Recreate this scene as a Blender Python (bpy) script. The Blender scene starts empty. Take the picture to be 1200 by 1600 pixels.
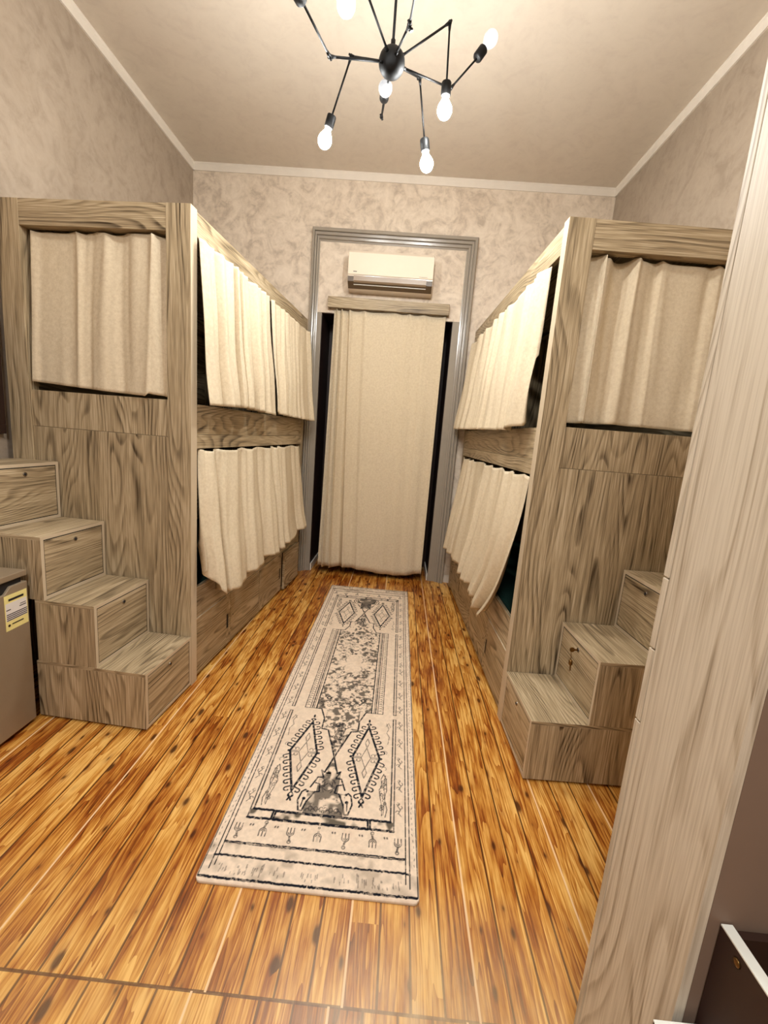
import bpy, bmesh, math, random
import numpy as np
from mathutils import Vector, Matrix
random.seed(7)
scn = bpy.context.scene
COL = scn.collection

# ------------------------------------------------------------------ camera
cam_data = bpy.data.cameras.new('camera'); cam = bpy.data.objects.new('camera', cam_data); COL.objects.link(cam)
YAW, PITCH, ROLL, F = -0.0265, -0.1779, 0.0789, 675.45
fw = Vector((math.sin(YAW) * math.cos(PITCH), math.cos(YAW) * math.cos(PITCH), math.sin(PITCH)))
rt0 = Vector((math.cos(YAW), -math.sin(YAW), 0)); up0 = rt0.cross(fw)
rt = math.cos(ROLL) * rt0 + math.sin(ROLL) * up0; up = -math.sin(ROLL) * rt0 + math.cos(ROLL) * up0
cam.matrix_world = Matrix(((rt.x, up.x, -fw.x, 0), (rt.y, up.y, -fw.y, 0), (rt.z, up.z, -fw.z, 1.5), (0, 0, 0, 1)))
cam_data.sensor_fit = 'VERTICAL'; cam_data.sensor_height = 32.0; cam_data.sensor_width = 24.0
cam_data.lens = F * 32.0 / 1600.0
cam_data.clip_start = 0.02
scn.camera = cam

# ------------------------------------------------------------------ light and exposure
BULB = 195.0
world = bpy.data.worlds.new('world'); scn.world = world; world.use_nodes = True
world.node_tree.nodes['Background'].inputs[0].default_value = (1.0, 0.97, 0.90, 1)
world.node_tree.nodes['Background'].inputs[1].default_value = 0.02
def area(name, loc, rot, size, power, col):
    l = bpy.data.lights.new(name, 'AREA'); l.shape = 'DISK'; l.size = size; l.energy = power; l.color = col; l.specular_factor = 0.25
    o = bpy.data.objects.new(name, l); COL.objects.link(o); o.location = loc; o.rotation_euler = rot
    return o
area('unseen_fill_light', (-0.2, -0.85, 3.70), (0, 0, 0), 0.60, 33, (0.97, 0.99, 1.0))  # added fill light behind the camera, not a fixture of the room
vs = scn.view_settings
vs.view_transform = 'Standard'; vs.look = 'None'; vs.gamma = 1.0; vs.use_curve_mapping = False
vs.exposure = 1.42

# ------------------------------------------------------------------ helpers
def lin(r, g, b):
    f = lambda c: (c / 255 / 12.92) if c / 255 <= 0.04045 else ((c / 255 + 0.055) / 1.055) ** 2.4
    return (f(r), f(g), f(b), 1)

def mat(name):
    m = bpy.data.materials.new(name); m.use_nodes = True
    return m, m.node_tree, m.node_tree.nodes['Principled BSDF']

def N(nt, kind, **kw):
    n = nt.nodes.new(kind)
    for k, v in kw.items():
        if k.startswith('i_'):
            key = k[2:]
            n.inputs[int(key) if key.isdigit() else key].default_value = v
        else: setattr(n, k, v)
    return n

def M2(nt, op, a, b=None, c=None):
    n = nt.nodes.new('ShaderNodeMath'); n.operation = op
    for i, v in enumerate((a, b, c)):
        if v is None: continue
        if isinstance(v, (int, float)): n.inputs[i].default_value = v
        else: nt.links.new(v, n.inputs[i])
    return n.outputs[0]

def ramp(nt, fac, stops):
    n = nt.nodes.new('ShaderNodeValToRGB'); cr = n.color_ramp
    while len(cr.elements) > 1: cr.elements.remove(cr.elements[-1])
    cr.elements[0].position = stops[0][0]; cr.elements[0].color = stops[0][1]
    for p, c in stops[1:]:
        e = cr.elements.new(p); e.color = c
    nt.links.new(fac, n.inputs[0]); return n.outputs[0]

def mixc(nt, fac, a, b, mode='MIX'):
    n = nt.nodes.new('ShaderNodeMix'); n.data_type = 'RGBA'; n.blend_type = mode
    if isinstance(fac, (int, float)): n.inputs[0].default_value = fac
    else: nt.links.new(fac, n.inputs[0])
    for i, v in ((6, a), (7, b)):
        if isinstance(v, tuple): n.inputs[i].default_value = v
        else: nt.links.new(v, n.inputs[i])
    return n.outputs[2]

def noise(nt, vec, scale, detail=3, rough=0.5, dist=0.0):
    n = N(nt, 'ShaderNodeTexNoise'); n.inputs['Scale'].default_value = scale
    n.inputs['Detail'].default_value = detail; n.inputs['Roughness'].default_value = rough
    n.inputs['Distortion'].default_value = dist
    nt.links.new(vec, n.inputs['Vector']); return n.outputs[0]

def vec3(nt, x, y, z):
    n = nt.nodes.new('ShaderNodeCombineXYZ')
    for i, v in enumerate((x, y, z)):
        if isinstance(v, (int, float)): n.inputs[i].default_value = v
        else: nt.links.new(v, n.inputs[i])
    return n.outputs[0]

def bump(nt, bsdf, h, strength=0.2, dist=0.002):
    b = N(nt, 'ShaderNodeBump'); b.inputs['Strength'].default_value = strength; b.inputs['Distance'].default_value = dist
    nt.links.new(h, b.inputs['Height']); nt.links.new(b.outputs[0], bsdf.inputs['Normal'])

# ------------------------------------------------------------------ materials
def plain(name, col, rough=0.5, metal=0.0, spec=0.5, var=0.04):
    m, nt, b = mat(name)
    tc = N(nt, 'ShaderNodeTexCoord')
    n = noise(nt, tc.outputs['Object'], 14, 3)
    d = tuple(max(0, c * (1 - var * 3)) for c in col[:3]) + (1,)
    nt.links.new(mixc(nt, n, col, d), b.inputs['Base Color'])
    b.inputs['Roughness'].default_value = rough; b.inputs['Metallic'].default_value = metal
    b.inputs['Specular IOR Level'].default_value = spec
    return m

def laminate(name, light, mid, dark, rough=0.45, ring=24.0, seed=0.0, bias=0.36):
    """oak-look board; UV u runs along the grain, v across it, both in metres"""
    m, nt, b = mat(name)
    uv = N(nt, 'ShaderNodeUVMap'); s = N(nt, 'ShaderNodeSeparateXYZ'); nt.links.new(uv.outputs[0], s.inputs[0])
    u, v = s.outputs[0], s.outputs[1]
    broad = noise(nt, vec3(nt, M2(nt, 'MULTIPLY', u, 0.65), M2(nt, 'MULTIPLY', v, 4.5), seed), 1.0, 1.5, 0.4)
    wob = noise(nt, vec3(nt, M2(nt, 'MULTIPLY', u, 4.0), M2(nt, 'MULTIPLY', v, 34.0), seed + 3), 1.0, 3, 0.5)
    ph = M2(nt, 'ADD', M2(nt, 'MULTIPLY', broad, ring), M2(nt, 'MULTIPLY', wob, 0.35))
    ph = M2(nt, 'ADD', ph, M2(nt, 'MULTIPLY', v, ring * 1.1))
    fr = M2(nt, 'FRACT', ph)
    ringv = M2(nt, 'MULTIPLY', M2(nt, 'POWER', fr, 5.0), M2(nt, 'MULTIPLY', M2(nt, 'SUBTRACT', 1.0, fr), 12.0))
    mask = noise(nt, vec3(nt, M2(nt, 'MULTIPLY', u, 2.0), M2(nt, 'MULTIPLY', v, 18.0), seed + 17), 1.0, 2)
    mask = M2(nt, 'MULTIPLY', M2(nt, 'SUBTRACT', mask, 0.30), 2.4)
    fib = noise(nt, vec3(nt, M2(nt, 'MULTIPLY', u, 6.0), M2(nt, 'MULTIPLY', v, 230.0), seed + 7), 1.0, 2, 0.6)
    strk = noise(nt, vec3(nt, M2(nt, 'MULTIPLY', u, 2.2), M2(nt, 'MULTIPLY', v, 150.0), seed + 23), 1.0, 3, 0.65)
    tone = noise(nt, vec3(nt, M2(nt, 'MULTIPLY', u, 0.6), M2(nt, 'MULTIPLY', v, 11.0), seed + 11), 1.0, 2)
    a = M2(nt, 'MULTIPLY', M2(nt, 'MULTIPLY', ringv, M2(nt, 'MAXIMUM', mask, 0.0)), 0.62)
    a = M2(nt, 'ADD', a, M2(nt, 'MULTIPLY', M2(nt, 'SUBTRACT', fib, 0.5), 0.85))
    a = M2(nt, 'ADD', a, M2(nt, 'MULTIPLY', M2(nt, 'SUBTRACT', strk, 0.5), 0.85))
    a = M2(nt, 'ADD', a, M2(nt, 'MULTIPLY', M2(nt, 'SUBTRACT', tone, 0.5), 0.55))
    a = M2(nt, 'ADD', a, bias)
    c = ramp(nt, a, [(0.0, light), (0.38, mid), (0.95, dark)])
    nt.links.new(c, b.inputs['Base Color'])
    b.inputs['Roughness'].default_value = rough; b.inputs['Specular IOR Level'].default_value = 0.35
    bump(nt, b, a, 0.12, 0.001)
    return m

M = {}
M['wood'] = laminate('oak_laminate', lin(216, 199, 169), lin(172, 152, 120), lin(50, 34, 17))
M['wood_pale'] = laminate('pale_oak_laminate', lin(210, 198, 178), lin(184, 169, 147), lin(92, 72, 50), 0.5, 20.0, 5.0, 0.10)
M['fabric'] = None

def linen(name, c1, c2):
    m, nt, b = mat(name)
    tc = N(nt, 'ShaderNodeTexCoord')
    n = noise(nt, tc.outputs['Object'], 60, 4, 0.7); n2 = noise(nt, tc.outputs['Object'], 420, 2, 0.6)
    a = M2(nt, 'ADD', M2(nt, 'MULTIPLY', n, 0.6), M2(nt, 'MULTIPLY', n2, 0.4))
    nt.links.new(ramp(nt, a, [(0.3, c2), (0.6, c1)]), b.inputs['Base Color'])
    b.inputs['Roughness'].default_value = 0.95; b.inputs['Specular IOR Level'].default_value = 0.1
    big = noise(nt, tc.outputs['Object'], 9, 3, 0.5, 0.6)
    bump(nt, b, M2(nt, 'ADD', M2(nt, 'MULTIPLY', n2, 0.25), big), 0.5, 0.006)
    return m
M['linen'] = linen('beige_linen', lin(222, 207, 180), lin(200, 182, 153))

def plaster(name, c1, c2, c3, contrast=1.0):
    m, nt, b = mat(name)
    tc = N(nt, 'ShaderNodeTexCoord'); o = tc.outputs['Object']
    n1 = noise(nt, o, 6.0, 6, 0.62, 1.4); n2 = noise(nt, o, 17, 5, 0.62, 1.2)
    a = M2(nt, 'ADD', M2(nt, 'MULTIPLY', n1, 0.65), M2(nt, 'MULTIPLY', n2, 0.35))
    w = 0.14 / contrast
    nt.links.new(ramp(nt, a, [(0.5 - w, c3), (0.5, c2), (0.5 + w * 0.9, c1)]), b.inputs['Base Color'])
    b.inputs['Roughness'].default_value = 0.55; b.inputs['Specular IOR Level'].default_value = 0.3
    bump(nt, b, a, 0.25, 0.004)
    return m
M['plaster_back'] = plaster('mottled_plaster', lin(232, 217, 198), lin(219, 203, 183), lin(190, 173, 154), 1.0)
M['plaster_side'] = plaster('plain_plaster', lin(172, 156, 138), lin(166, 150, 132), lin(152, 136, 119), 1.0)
M['ceiling'] = plaster('ceiling_paint', lin(216, 203, 186), lin(213, 200, 183), lin(206, 192, 176), 0.8)
M['trim'] = plain('trim_paint', lin(236, 226, 212), 0.5)
M['casing'] = plain('grey_casing_paint', lin(158, 148, 134), 0.22)
M['black'] = plain('black_metal', lin(9, 8, 8), 0.55, 0.0, 0.2)
M['dark'] = plain('dark_gap', lin(20, 15, 12), 0.8)  # fills gaps and slots; the shade inside them is put into the colour
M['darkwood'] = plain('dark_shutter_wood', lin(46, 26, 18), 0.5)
M['maroon'] = plain('dark_brown_board', lin(40, 13, 8), 0.55)
M['white'] = plain('white_edge_band', lin(226, 226, 216), 0.4)
M['acwhite'] = plain('white_plastic', lin(236, 222, 202), 0.16, 0, 0.6, 0.01)
M['acgrey'] = plain('grey_louver_plastic', lin(150, 128, 104), 0.35)
M['acdark'] = plain('brown_plastic', lin(88, 70, 50), 0.4)
M['steel'] = plain('fridge_steel', lin(160, 142, 118), 0.4, 0.3)
M['chrome'] = plain('chrome', lin(170, 160, 145), 0.25, 0.9)
M['green'] = plain('dark_green_cloth', lin(14, 58, 48), 0.9)
M['yellow'] = plain('yellow_label_paper', lin(242, 228, 150), 0.6)
M['paper'] = plain('white_label_paper', lin(232, 226, 220), 0.6)
M['ink'] = plain('ink', lin(20, 20, 24), 0.6)
M['brass'] = plain('key_metal', lin(120, 90, 50), 0.3, 0.9)
M['edge'] = plain('pale_edge_and_lit_face', lin(206, 188, 160), 0.5)
M['taupe'] = plain('taupe_board', lin(128, 106, 90), 0.6)

m, nt, b = mat('warm_bulb_glass')
b.inputs['Base Color'].default_value = (1, .9, .75, 1); b.inputs['Emission Color'].default_value = (0.98, 1.0, 0.985, 1)
b.inputs['Emission Strength'].default_value = BULB
M['bulb'] = m
m, nt, b = mat('clear_bulb_glass')
b.inputs['Base Color'].default_value = (.95, .97, 1, 1); b.inputs['Transmission Weight'].default_value = 0.85; b.inputs['Roughness'].default_value = 0.12
b.inputs['Emission Color'].default_value = (0.95, 0.97, 1.0, 1); b.inputs['Emission Strength'].default_value = 0.10  # faint glow added so these unlit bulbs look pale
M['clear'] = m
m, nt, b = mat('bulb_cap'); M['cap'] = M['chrome']

def floor_mat():
    m, nt, b = mat('varnished_pine_floor')
    W = 0.092
    tc = N(nt, 'ShaderNodeTexCoord'); s = N(nt, 'ShaderNodeSeparateXYZ'); nt.links.new(tc.outputs['Object'], s.inputs[0])
    x, y = s.outputs[0], s.outputs[1]
    row = M2(nt, 'LESS_THAN', y, 0.893)
    wav = noise(nt, vec3(nt, M2(nt, 'MULTIPLY', x, 3.0), M2(nt, 'MULTIPLY', y, 0.9), 0.0), 1.0, 1)
    xs = M2(nt, 'DIVIDE', M2(nt, 'ADD', M2(nt, 'ADD', x, M2(nt, 'MULTIPLY', row, 0.035)), 5.0), W)
    pid = M2(nt, 'FLOOR', xs); fx = M2(nt, 'SUBTRACT', xs, pid)
    off = N(nt, 'ShaderNodeTexWhiteNoise', noise_dimensions='1D'); nt.links.new(pid, off.inputs['W'])
    ys = M2(nt, 'ADD', M2(nt, 'DIVIDE', y, 4.3), off.outputs['Value'])
    seg = M2(nt, 'FLOOR', ys); fy = M2(nt, 'SUBTRACT', ys, seg)
    idv = M2(nt, 'ADD', M2(nt, 'ADD', pid, M2(nt, 'MULTIPLY', seg, 37.0)), M2(nt, 'MULTIPLY', row, 211.0))
    wn = N(nt, 'ShaderNodeTexWhiteNoise', noise_dimensions='1D'); nt.links.new(idv, wn.inputs['W'])
    rnd = wn.outputs['Value']
    z = M2(nt, 'MULTIPLY', idv, 7.31)
    g1 = noise(nt, vec3(nt, M2(nt, 'MULTIPLY', x, 12.0), M2(nt, 'MULTIPLY', y, 0.9), z), 1.0, 2, 0.5)
    rings = M2(nt, 'FRACT', M2(nt, 'ADD', M2(nt, 'MULTIPLY', g1, 13.0), M2(nt, 'MULTIPLY', fx, 2.0)))
    rings = M2(nt, 'POWER', rings, 1.6)
    fib = noise(nt, vec3(nt, M2(nt, 'MULTIPLY', x, 190.0), M2(nt, 'MULTIPLY', y, 6.0), z), 1.0, 3, 0.6)
    blot = noise(nt, vec3(nt, M2(nt, 'MULTIPLY', x, 14.0), M2(nt, 'MULTIPLY', y, 3.0), z), 1.0, 4, 0.6)
    a = M2(nt, 'ADD', M2(nt, 'MULTIPLY', rings, 0.30), M2(nt, 'MULTIPLY', M2(nt, 'SUBTRACT', fib, 0.5), 0.95))
    a = M2(nt, 'ADD', a, M2(nt, 'MULTIPLY', M2(nt, 'SUBTRACT', blot, 0.42), 1.25))
    a = M2(nt, 'ADD', a, M2(nt, 'MULTIPLY', rnd, 0.30))
    col = ramp(nt, a, [(0.0, lin(232, 184, 104)), (0.28, lin(198, 137, 58)), (0.52, lin(150, 80, 24)), (0.85, lin(72, 24, 7))])
    # knots
    wx = M2(nt, 'ADD', M2(nt, 'MULTIPLY', x, 13.0), M2(nt, 'MULTIPLY', blot, 0.5))
    kv = vec3(nt, wx, M2(nt, 'MULTIPLY', y, 6.2), z)
    vo = N(nt, 'ShaderNodeTexVoronoi', voronoi_dimensions='2D'); vo.inputs['Scale'].default_value = 1.0
    nt.links.new(vec3(nt, M2(nt, 'ADD', wx, M2(nt, 'MULTIPLY', idv, 3.7)), M2(nt, 'ADD', M2(nt, 'MULTIPLY', y, 5.4), M2(nt, 'MULTIPLY', idv, 1.3)), 0.0), vo.inputs['Vector'])
    vc = N(nt, 'ShaderNodeSeparateXYZ'); nt.links.new(vo.outputs['Color'], vc.inputs[0])
    rad = M2(nt, 'MULTIPLY', M2(nt, 'SUBTRACT', vc.outputs[0], 0.40), 0.26)
    kn = M2(nt, 'SUBTRACT', rad, vo.outputs['Distance'])
    k1 = N(nt, 'ShaderNodeMapRange'); k1.inputs['From Min'].default_value = -0.03; k1.inputs['From Max'].default_value = 0.05
    nt.links.new(kn, k1.inputs['Value'])
    halo = N(nt, 'ShaderNodeMapRange'); halo.inputs['From Min'].default_value = -0.28; halo.inputs['From Max'].default_value = 0.02
    nt.links.new(kn, halo.inputs['Value'])
    hv = M2(nt, 'MULTIPLY', M2(nt, 'POWER', halo.outputs[0], 2.0), 0.55)
    col = mixc(nt, hv, col, lin(128, 58, 18))
    col = mixc(nt, M2(nt, 'MULTIPLY', k1.outputs[0], 0.80), col, lin(46, 16, 6))
    # gaps between boards
    ex = M2(nt, 'MINIMUM', fx, M2(nt, 'SUBTRACT', 1.0, fx))
    gw = M2(nt, 'ADD', 0.020, M2(nt, 'MULTIPLY', noise(nt, vec3(nt, pid, M2(nt, 'MULTIPLY', y, 2.0), 0.0), 1.0, 2), 0.03))
    gx = M2(nt, 'LESS_THAN', ex, gw)
    gy = M2(nt, 'LESS_THAN', M2(nt, 'MINIMUM', fy, M2(nt, 'SUBTRACT', 1.0, fy)), 0.0004)
    gr = M2(nt, 'LESS_THAN', M2(nt, 'ABSOLUTE', M2(nt, 'SUBTRACT', y, 0.893)), 0.004)
    gap = M2(nt, 'MAXIMUM', gx, gr)
    # a few gaps are painted as light highlights, the others are dark
    wl = N(nt, 'ShaderNodeTexWhiteNoise', noise_dimensions='1D'); nt.links.new(M2(nt, 'FLOOR', M2(nt, 'ADD', xs, 0.5)), wl.inputs['W'])
    pale = M2(nt, 'MULTIPLY', M2(nt, 'GREATER_THAN', wl.outputs['Value'], 0.66), gx)
    gc = mixc(nt, pale, lin(70, 26, 8), lin(238, 204, 160))
    col = mixc(nt, M2(nt, 'MULTIPLY', gap, 0.85), col, gc)
    # the worn, greyer boards past the cross joint
    wear = noise(nt, vec3(nt, M2(nt, 'MULTIPLY', x, 22.0), M2(nt, 'MULTIPLY', y, 6.0), 3.0), 1.0, 4, 0.65)
    near = N(nt, 'ShaderNodeMapRange'); near.inputs['From Min'].default_value = 1.25; near.inputs['From Max'].default_value = 0.86
    nt.links.new(y, near.inputs['Value'])
    cx_ = M2(nt, 'SUBTRACT', 1.0, M2(nt, 'MINIMUM', M2(nt, 'MULTIPLY', M2(nt, 'ABSOLUTE', M2(nt, 'SUBTRACT', x, 0.22)), 1.5), 0.75))
    wf = M2(nt, 'MULTIPLY', M2(nt, 'MULTIPLY', near.outputs[0], M2(nt, 'MULTIPLY', wear, 1.15)), cx_)
    col = mixc(nt, wf, col, lin(214, 190, 152))
    nt.links.new(col, b.inputs['Base Color'])
    b.inputs['Roughness'].default_value = 0.30; b.inputs['Specular IOR Level'].default_value = 0.35
    h = M2(nt, 'SUBTRACT', M2(nt, 'MULTIPLY', fib, 0.15), M2(nt, 'MULTIPLY', gap, 1.0))
    bump(nt, b, h, 0.5, 0.0025)
    return m
M['floor'] = floor_mat()

# ------------------------------------------------------------------ mesh builder
class MB:
    def __init__(s): s.bm = bmesh.new(); s.uv = s.bm.loops.layers.uv.new('UVMap')
    def _uv(s, faces, grain):
        ou, ov = random.uniform(0, 9), random.uniform(0, 9)
        for f in faces:
            n = f.normal; ax = max(range(3), key=lambda i: abs(n[i]))
            g = grain
            rest = [i for i in range(3) if i != ax]
            if g in rest: a = g; c = [i for i in rest if i != g][0]
            else: a, c = rest
            for l in f.loops:
                l[s.uv].uv = (l.vert.co[a] + ou, l.vert.co[c] + ov + 0.31 * ax)
    def box(s, lo, hi, grain=2):
        lo, hi = [min(a, b) for a, b in zip(lo, hi)], [max(a, b) for a, b in zip(lo, hi)]
        vs_ = [s.bm.verts.new((x, y, z)) for x in (lo[0], hi[0]) for y in (lo[1], hi[1]) for z in (lo[2], hi[2])]
        q = [(0, 1, 3, 2), (4, 6, 7, 5), (0, 4, 5, 1), (2, 3, 7, 6), (0, 2, 6, 4), (1, 5, 7, 3)]
        fs = [s.bm.faces.new([vs_[i] for i in f]) for f in q]
        for f in fs: f.normal_update()
        s._uv(fs, grain); return s
    def prism(s, pts, axis, a, b_, grain=2):
        """outline pts (in the two other axes) extruded along axis from a to b_"""
        def P(p, t):
            v = [0, 0, 0]; r = [i for i in range(3) if i != axis]; v[r[0]], v[r[1]] = p; v[axis] = t; return v
        A = [s.bm.verts.new(P(p, a)) for p in pts]; B = [s.bm.verts.new(P(p, b_)) for p in pts]
        fs = [s.bm.faces.new(A), s.bm.faces.new(B[::-1])]
        for i in range(len(pts)):
            j = (i + 1) % len(pts); fs.append(s.bm.faces.new((A[i], B[i], B[j], A[j])))
        bmesh.ops.recalc_face_normals(s.bm, faces=fs)
        for f in fs: f.normal_update()
        s._uv(fs, grain); return s
    def tube(s, p0, p1, r0, r1=None, n=12, caps=True):
        r1 = r0 if r1 is None else r1
        p0, p1 = Vector(p0), Vector(p1); d = (p1 - p0).normalized()
        a = d.orthogonal().normalized(); c = d.cross(a)
        R = [[s.bm.verts.new(p + (a * math.cos(2 * math.pi * i / n) + c * math.sin(2 * math.pi * i / n)) * r) for i in range(n)] for p, r in ((p0, r0), (p1, r1))]
        for i in range(n):
            j = (i + 1) % n; f = s.bm.faces.new((R[0][i], R[0][j], R[1][j], R[1][i])); f.smooth = True
        if caps: s.bm.faces.new(R[0][::-1]); s.bm.faces.new(R[1])
        return s
    def lathe(s, p0, d, prof, n=20):
        """prof: (distance along d, radius)"""
        p0, d = Vector(p0), Vector(d).normalized(); a = d.orthogonal().normalized(); c = d.cross(a)
        R = [[s.bm.verts.new(p0 + d * t + (a * math.cos(2 * math.pi * i / n) + c * math.sin(2 * math.pi * i / n)) * max(r, 1e-4)) for i in range(n)] for t, r in prof]
        for k in range(len(R) - 1):
            for i in range(n):
                j = (i + 1) % n; f = s.bm.faces.new((R[k][i], R[k][j], R[k + 1][j], R[k + 1][i])); f.smooth = True
        s.bm.faces.new(R[0][::-1]); s.bm.faces.new(R[-1])
        bmesh.ops.recalc_face_normals(s.bm, faces=s.bm.faces[:])
        return s
    def ball(s, p, r, n=16):
        return s.lathe(Vector(p) - Vector((0, 0, r)), (0, 0, 1), [(r - r * math.cos(math.pi * k / n), r * math.sin(math.pi * k / n)) for k in range(n + 1)], 20)
    def build(s, name, m, parent=None, bevel=0.0):
        me = bpy.data.meshes.new(name); s.bm.to_mesh(me); s.bm.free(); me.materials.append(m)
        o = bpy.data.objects.new(name, me); COL.objects.link(o)
        if parent: o.parent = parent
        if bevel:
            b = o.modifiers.new('bevel', 'BEVEL'); b.width = bevel; b.segments = 2; b.limit_method = 'ANGLE'; b.angle_limit = 0.7
        return o

def thing(name, label, cat, loc=(0, 0, 0), rz=0.0, group=None):
    o = bpy.data.objects.new(name, None); COL.objects.link(o); o.location = loc; o.rotation_euler = (0, 0, rz)
    o.empty_display_size = 0.1
    return tag(o, label, cat, group)
def tag(o, label, cat, group=None):
    o['label'] = label; o['category'] = cat
    if group: o['group'] = group
    return o
def struct(o): o['kind'] = 'structure'; return o

# ------------------------------------------------------------------ room shell
WL, WR, YB, YF, H = -2.135, 1.75, 4.43, -1.30, 3.83
OX0, OX1, OZ = -0.872, 0.400, 2.610            # door opening
struct(MB().box((WL - .1, YF - .1, -0.05), (WR + .1, 5.1, 0)).build('floor', M['floor']))
struct(MB().box((WL - .1, YF - .1, H), (WR + .1, YB + .1, H + .1)).build('ceiling', M['ceiling']))
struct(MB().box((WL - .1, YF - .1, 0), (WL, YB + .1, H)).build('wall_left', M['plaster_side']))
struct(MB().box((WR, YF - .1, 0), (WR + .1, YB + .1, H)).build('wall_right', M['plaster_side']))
struct(MB().box((WL, YF - .1, 0), (WR, YF, H)).build('wall_front', M['plaster_side']))
bk = MB().box((WL, YB, 0), (OX0, YB + .10, H)).box((OX1, YB, 0), (WR, YB + .10, H)).box((OX0, YB, OZ), (OX1, YB + .10, H))
struct(bk.build('wall_back', M['plaster_back']))
# recess behind the opening
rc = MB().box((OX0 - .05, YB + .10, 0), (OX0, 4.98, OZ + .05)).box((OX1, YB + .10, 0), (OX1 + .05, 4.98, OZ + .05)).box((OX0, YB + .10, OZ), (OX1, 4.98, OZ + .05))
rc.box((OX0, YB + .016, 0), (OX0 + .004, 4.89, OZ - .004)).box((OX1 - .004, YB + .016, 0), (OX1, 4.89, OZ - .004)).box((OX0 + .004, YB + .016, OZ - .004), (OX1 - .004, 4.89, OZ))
struct(rc.build('wall_recess', M['darkwood']))  # dark brown reveals; the curtain's shadow is put into the colour too
dr = MB()
for k in range(2):
    x0 = OX0 + k * (OX1 - OX0) / 2; x1 = x0 + (OX1 - OX0) / 2
    dr.box((x0 + .004, 4.90, 0.005), (x1 - .004, 4.94, OZ - .005))
    for z0, z1 in ((.12, .75), (.87, 1.6), (1.72, 2.5)):
        dr.box((x0 + .09, 4.885, z0), (x1 - .09, 4.90, z1))
struct(dr.build('door_1', M['darkwood'], None, 0.003))
for k, (x0, x1) in enumerate(((OX0 + .004, OX0 + .016), (OX1 - .016, OX1 - .004))):
    struct(MB().box((x0, YB + .012, 0), (x1, 4.885, 0.075)).build('baseboard_recess', M['trim'], None, .002))
struct(MB().box((.575, YB - .015, 0), (.75, YB, 0.08)).build('baseboard_back', M['trim'], None, .003))
# white band where walls meet ceiling
def band(x0, y0, x1, y1, nx, ny, name):
    prof = [(0, 0), (0.012, 0), (0.014, 0.05), (0.022, 0.058), (0.022, 0.066), (0, 0.066)]
    mb = MB(); A = []; B = []
    for d, z in prof:
        A.append(mb.bm.verts.new((x0 + nx * d + (ny != 0) * 0, y0 + ny * d, H - 0.066 + z)))
        B.append(mb.bm.verts.new((x1 + nx * d, y1 + ny * d, H - 0.066 + z)))
    for i in range(len(prof)):
        j = (i + 1) % len(prof); mb.bm.faces.new((A[i], A[j], B[j], B[i]))
    mb.bm.faces.new(A[::-1]); mb.bm.faces.new(B)
    bmesh.ops.recalc_face_normals(mb.bm, faces=mb.bm.faces[:])
    return struct(mb.build(name, M['trim']))
band(WL, YB, WR, YB, 0, -1, 'trim_1'); band(WL, YF, WL, YB - .001, 1, 0, 'trim_2'); band(WR, YF, WR, YB - .001, -1, 0, 'trim_3')

# grey moulded door casing with mitred corners
def casing():
    steps = [(0.0, 0.044), (0.004, 0.050), (0.020, 0.050), (0.022, 0.030), (0.025, 0.030), (0.028, 0.040), (0.040, 0.036), (0.042, 0.016), (0.046, 0.014), (0.049, 0.026), (0.060, 0.022), (0.062, 0.006), (0.072, 0.004)]
    X0, X1, ZT = -0.984, 0.556, 3.342
    pathp = lambda d: [(X0 + d * 0.97, 0), (X0 + d * 0.97, ZT - d * 1.45), (X1 - d * 1.3, ZT - d * 1.45), (X1 - d * 1.3, 0)]
    mb = MB(); prof = [(0, 0)] + steps + [(0.072, 0)]; rows = []
    for d, y in prof: rows.append([mb.bm.verts.new((p[0], YB - y, p[1])) for p in pathp(d)])
    for a in range(len(rows) - 1):
        for k in range(3): mb.bm.faces.new((rows[a][k], rows[a][k + 1], rows[a + 1][k + 1], rows[a + 1][k]))
    bmesh.ops.recalc_face_normals(mb.bm, faces=mb.bm.faces[:])
    return struct(mb.build('trim_door_casing', M['casing']))
casing()
# inner flat jamb boards lining the opening
struct(MB().box((-0.916, YB - .004, 0), (OX0 + .002, YB + .015, OZ)).build('trim_door_jamb', M['casing'], None, .002))
struct(MB().box((OX1 - .002, YB - .004, 0), (0.462, YB + .015, OZ)).build('trim_door_jamb', M['casing'], None, .002))

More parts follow.
